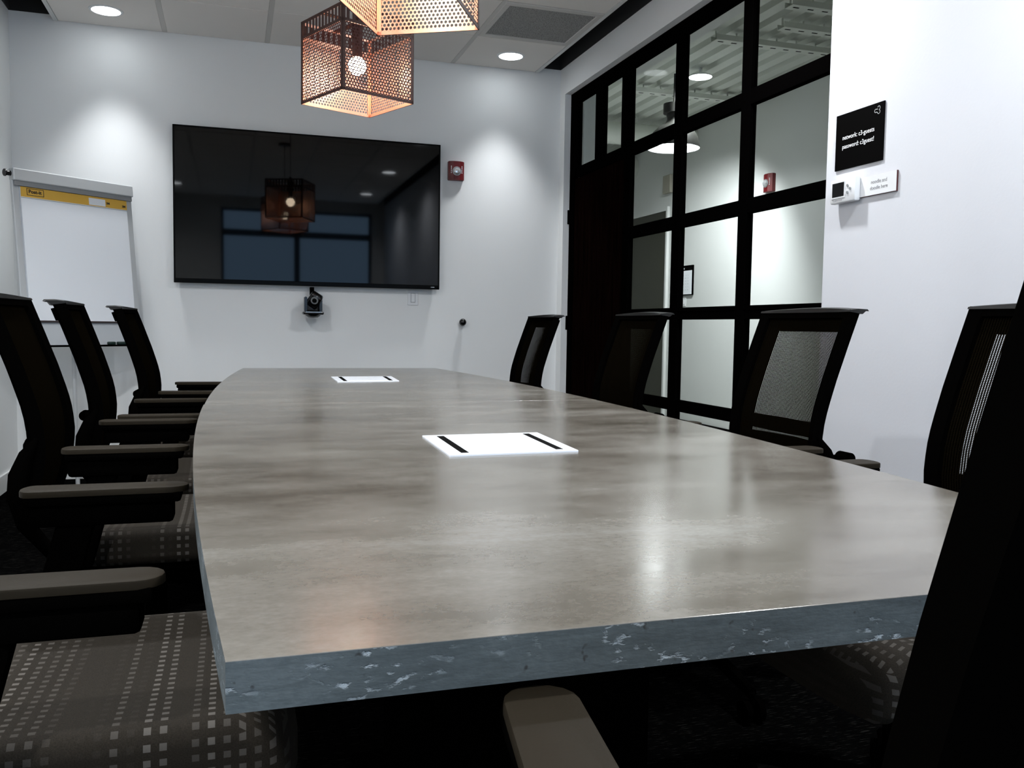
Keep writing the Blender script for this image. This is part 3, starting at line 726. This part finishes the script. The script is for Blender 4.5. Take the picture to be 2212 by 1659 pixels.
t = bmesh.new(); box(t, -.040, .040, -.034, .034, -.048, .046, bev=.014, seg=3); add(bm, t, 0, R_); link('head', bm, 'black_gloss', pc, True)
bm = bmesh.new(); t = bmesh.new(); cyl(t, (0, -.034, .012), (0, -.042, .012), .024, seg=24); add(bm, t, 0, R_); link('lens_ring', bm, 'silver', pc, True)
bm = bmesh.new(); t = bmesh.new(); cyl(t, (0, -.036, .012), (0, -.043, .012), .015, seg=24); add(bm, t, 0, R_); link('lens', bm, 'lcd', pc, True)
obox('bracket', 'black_metal', pc, -.012, .012, .055, .118, .02, .20)

sw = empty('wall_switch', (1.184, YB, CZ + .188), 0, 'white switch plate on the back wall just under the television', 'switch')
swp = obox('switch_plate', 'white_pl', sw, -.036, .036, -.006, -.0005, -.05, .05, bev=.002); obox('slot_surround', 'grey_pl', sw, -.016, .016, -.0075, -.006, -.032, .032)
obox('rocker', 'white_pl', swp, -.013, .013, -.010, -.0075, -.029, .029, bev=.001)
kn = empty('door_stop', (1.530, YB, CZ + .027), 0, 'small black round knob on the back wall right of the television', 'door stop')
bm = bmesh.new(); sphere(bm, (0, -.035, 0), .025, 24); link('ball', bm, 'black_gloss', kn, True)
bm = bmesh.new(); cyl(bm, (0, -.02, 0), (0, 0, 0), .010, .016, seg=16); link('stem', bm, 'black_gloss', kn, True)

# ------------------------------------------------------------------ flip chart in the corner
ea = empty('flip_chart_easel', (-.793, 5.553, 0), math.atan2(.46, .546), 'white flip chart easel standing in the left corner', 'easel')
def ey(z): return .1 * (z - .839) / .954
SH = Matrix(((1, 0, 0, 0), (0, 1, .1 / .954, -.839 * .1 / .954), (0, 0, 1, 0), (0, 0, 0, 1)))   # lean
def eb(nm, m, par, *a, bev=0.0):
    bm = bmesh.new(); box(bm, *a, bev=bev, mtx=SH); return link(nm, bm, m, par)
eb('board', 'whiteboard', ea, -.345, .345, 0, .012, .842, 1.74)
for a in (-.357, .322): eb('side_rail', 'easel_grey', ea, a, a + .035, -.006, .016, .839, 1.745, bev=.003)
eb('clamp_bar', 'easel_grey', ea, -.358, .358, -.030, .020, 1.728, 1.795, bev=.006)
eb('clamp_underside', 'grey_pl', ea, -.350, .350, -.022, .012, 1.702, 1.730)
eb('pen_tray', 'black_metal', ea, -.357, .357, -.055, .012, .832, .841, bev=.002)
bm = bmesh.new(); t = bmesh.new(); cyl(t, (-.358, 0, 1.765), (-.385, 0, 1.765), .014, seg=14); cyl(t, (-.385, 0, 1.765), (-.390, 0, 1.765), .020, seg=14); add(bm, t, 0, SH); link('clamp_knob', bm, 'black_gloss', ea, True)
for s in (-1, 1):
    bm = bmesh.new(); cyl(bm, (s * .33, .075, 1.2), (s * .36, -.10, .004), .014, seg=12); link('leg', bm, 'easel_grey', ea, True)
bm = bmesh.new(); cyl(bm, (0, .11, 1.55), (0, .13, .9), .013, seg=12); cyl(bm, (0, .13, .9), (0.02, .14, .004), .012, seg=12); link('leg', bm, 'easel_grey', ea, True)
pd = empty('flip_chart_pad', (-.793, 5.553, 0), math.atan2(.46, .546), 'large blank white paper pad with a yellow header strip hanging on the easel', 'paper pad')
eb('paper_block', 'paper', pd, -.3175, .3175, -.013, -.001, .975, 1.700)
eb('backing_card', 'ink', pd, -.322, .322, -.0145, -.0125, .967, .977)
eb('header_strip', 'yellow', pd, -.3175, .3175, -.0145, -.013, 1.646, 1.700)
eb('header_label', 'paper', pd, .075, .178, -.0152, -.0145, 1.650, 1.690)
eb('page_edge', 'ink_grey', pd, -.3175, .3175, -.0136, -.0130, 1.640, 1.642)
TXM = SH @ Matrix.Translation((0, -.0152, 0)) @ Matrix.Rotation(PI / 2, 4, 'X')
text('header_lettering', 'Post-it', .027, TXM @ Matrix.Translation((-.275, 1.677, 0)), 'ink', pd, bold=.0008)
text('header_lettering', '3M', .018, TXM @ Matrix.Translation((.183, 1.670, 0)), 'ink', pd, bold=.0006)
text('header_lettering', '3M', .018, TXM @ Matrix.Translation((.285, 1.664, 0)), 'ink', pd, bold=.0006)
bm = bmesh.new()
for a in ((-.285, -.282, 1.658, 1.694), (-.285, -.19, 1.656, 1.659), (-.193, -.190, 1.658, 1.694), (-.285, -.19, 1.692, 1.695)): box(bm, a[0], a[1], -.0156, -.0148, a[2], a[3], mtx=SH)
link('logo_outline', bm, 'ink', pd)
for i, (xx, ln, lb) in enumerate(((.115, .045, 'small dark marker lying on the easel tray, the left one'), (.175, .085, 'longer dark eraser lying on the easel tray, the right one'))):
    bm = bmesh.new(); box(bm, 0, ln, -.012, .012, 0, .018, bev=.005); mk = link('whiteboard_marker' if i == 0 else 'whiteboard_eraser', bm, 'green_dark', None, True)
    a = math.atan2(.46, .546); mk.location = (-.793 + xx * math.cos(a) + .03 * math.sin(a), 5.553 + xx * math.sin(a) - .03 * math.cos(a), .8413); mk.rotation_euler = (0, 0, a); tag(mk, lb, 'marker' if i == 0 else 'eraser')

# ------------------------------------------------------------------ signs and thermostat on the white wall  (u runs along -Y)
WM = Matrix(((0, 0, -1, 0), (-1, 0, 0, 0), (0, 1, 0, 0), (0, 0, 0, 1)))       # text x -> -Y, y -> Z, z -> -X
SX = XW * (2.235 / 2.31) / XW
y0, y1, z0, z1 = 2.920, 2.657, CZ + .618, CZ + .828
sg = empty('wifi_sign', (XW, y0, z0), 0, 'square black sign with white network and password text on the white wall', 'sign')
obox('sign_plate', 'sign', sg, -.006, -.001, y1 - y0, 0, 0, z1 - z0, bev=.0008)
def st(par, body, size, u, v_, m, ax='LEFT', bold=0.0, sx=1.0, off=.0062): return text('lettering', body, size, Matrix.Translation((-off, 0, 0)) @ WM @ Matrix.Translation((u, v_, 0)), m, par, ax, .0003, bold, sx)
st(sg, 'network: c3-guests', .0240, .128, .119, 'white_ink', 'CENTER', .0001, .95)
st(sg, 'password: c3guest!', .0240, .128, .085, 'white_ink', 'CENTER', .0001, .95)
# linked "c" and "3" emblem
def arc_strip(bm, pts, w=.0022):
    for (a, b) in zip(pts, pts[1:]):
        a, b = Vector(a), Vector(b); d_ = (b - a).normalized(); n_ = Vector((-d_.y, d_.x)) * w / 2; a = a - d_ * w * .3; b = b + d_ * w * .3
        vs = [WM @ Vector((p.x, p.y, .0002)) for p in (a - n_, b - n_, b + n_, a + n_)]
        f = bm.faces.new([bm.verts.new((v_.x - .0064, v_.y, v_.z)) for v_ in vs])
bm = bmesh.new(); cx_, cy_ = .235, .183
def ar(x, y, r, a0, a1, n=12): return [(x + r * math.cos(math.radians(a0 + (a1 - a0) * i / n)), y + r * math.sin(math.radians(a0 + (a1 - a0) * i / n))) for i in range(n + 1)]
arc_strip(bm, ar(cx_, cy_ + .0068, .0068, 150, -80)); arc_strip(bm, ar(cx_, cy_ - .0068, .0068, 80, -165)); arc_strip(bm, ar(cx_ - .0155, cy_ - .001, .0062, 50, 310))
arc_strip(bm, [(cx_ - .0115, cy_ + .0037), (cx_ - .0058, cy_ + .0040)]); arc_strip(bm, [(cx_ - .0115, cy_ - .0057), (cx_ - .0068, cy_ - .0085)])
link('emblem', bm, 'white_ink', sg)

y0, y1, z0, z1 = 2.80, 2.578, CZ + .497, CZ + .570
s2 = empty('doodle_sign', (XW, y0, z0), 0, 'small white sign reading noodle and doodle here beside the thermostat', 'sign')
obox('sign_backing', 'sign_edge', s2, -.007, -.001, y1 - y0, 0, 0, z1 - z0)
obox('sign_face', 'white_pl', s2, -.009, -.007, y1 - y0 + .0015, 0, .0015, z1 - z0)
st(s2, 'noodle and', .0185, .134, .048, 'ink_grey', 'CENTER', 0, 1.0, .0092); st(s2, 'doodle here', .0185, .134, .026, 'ink_grey', 'CENTER', 0, 1.0, .0092)

y0, y1, z0, z1 = 2.905, 2.762, CZ + .487, CZ + .578
th = empty('thermostat', (XW, y0, z0), 0, 'white wall thermostat with a black display under the black sign', 'thermostat')
H_, W_ = z1 - z0, y0 - y1
tbd = obox('body', 'white_pl', th, -.035, -.0095, -W_, 0, 0, H_, bev=.006, smooth=True); obox('wall_base', 'white_pl', th, -.0095, -.001, -W_ + .008, -.008, .006, H_ - .006)
obox('display_rim', 'white_pl', th, -.0372, -.035, -.088, -.012, .018, H_ - .010, bev=.001); obox('display', 'lcd', th, -.0378, -.0370, -.084, -.017, .024, H_ - .015)
for a, b in ((-.103, .060), (-.118, .047), (-.103, .034)):
    bm = bmesh.new(); cyl(bm, (-.035, a, b), (-.0385, a, b), .0052, seg=16); link('button', bm, 'silver', tbd, True)
bm = bmesh.new()
for i in range(7): box(bm, -.0356, -.035, -.026 - i * .0075, -.0215 - i * .0075, .009, .0125)
tag(link('fine_print', bm, 'ink_grey', th), kind='stuff')
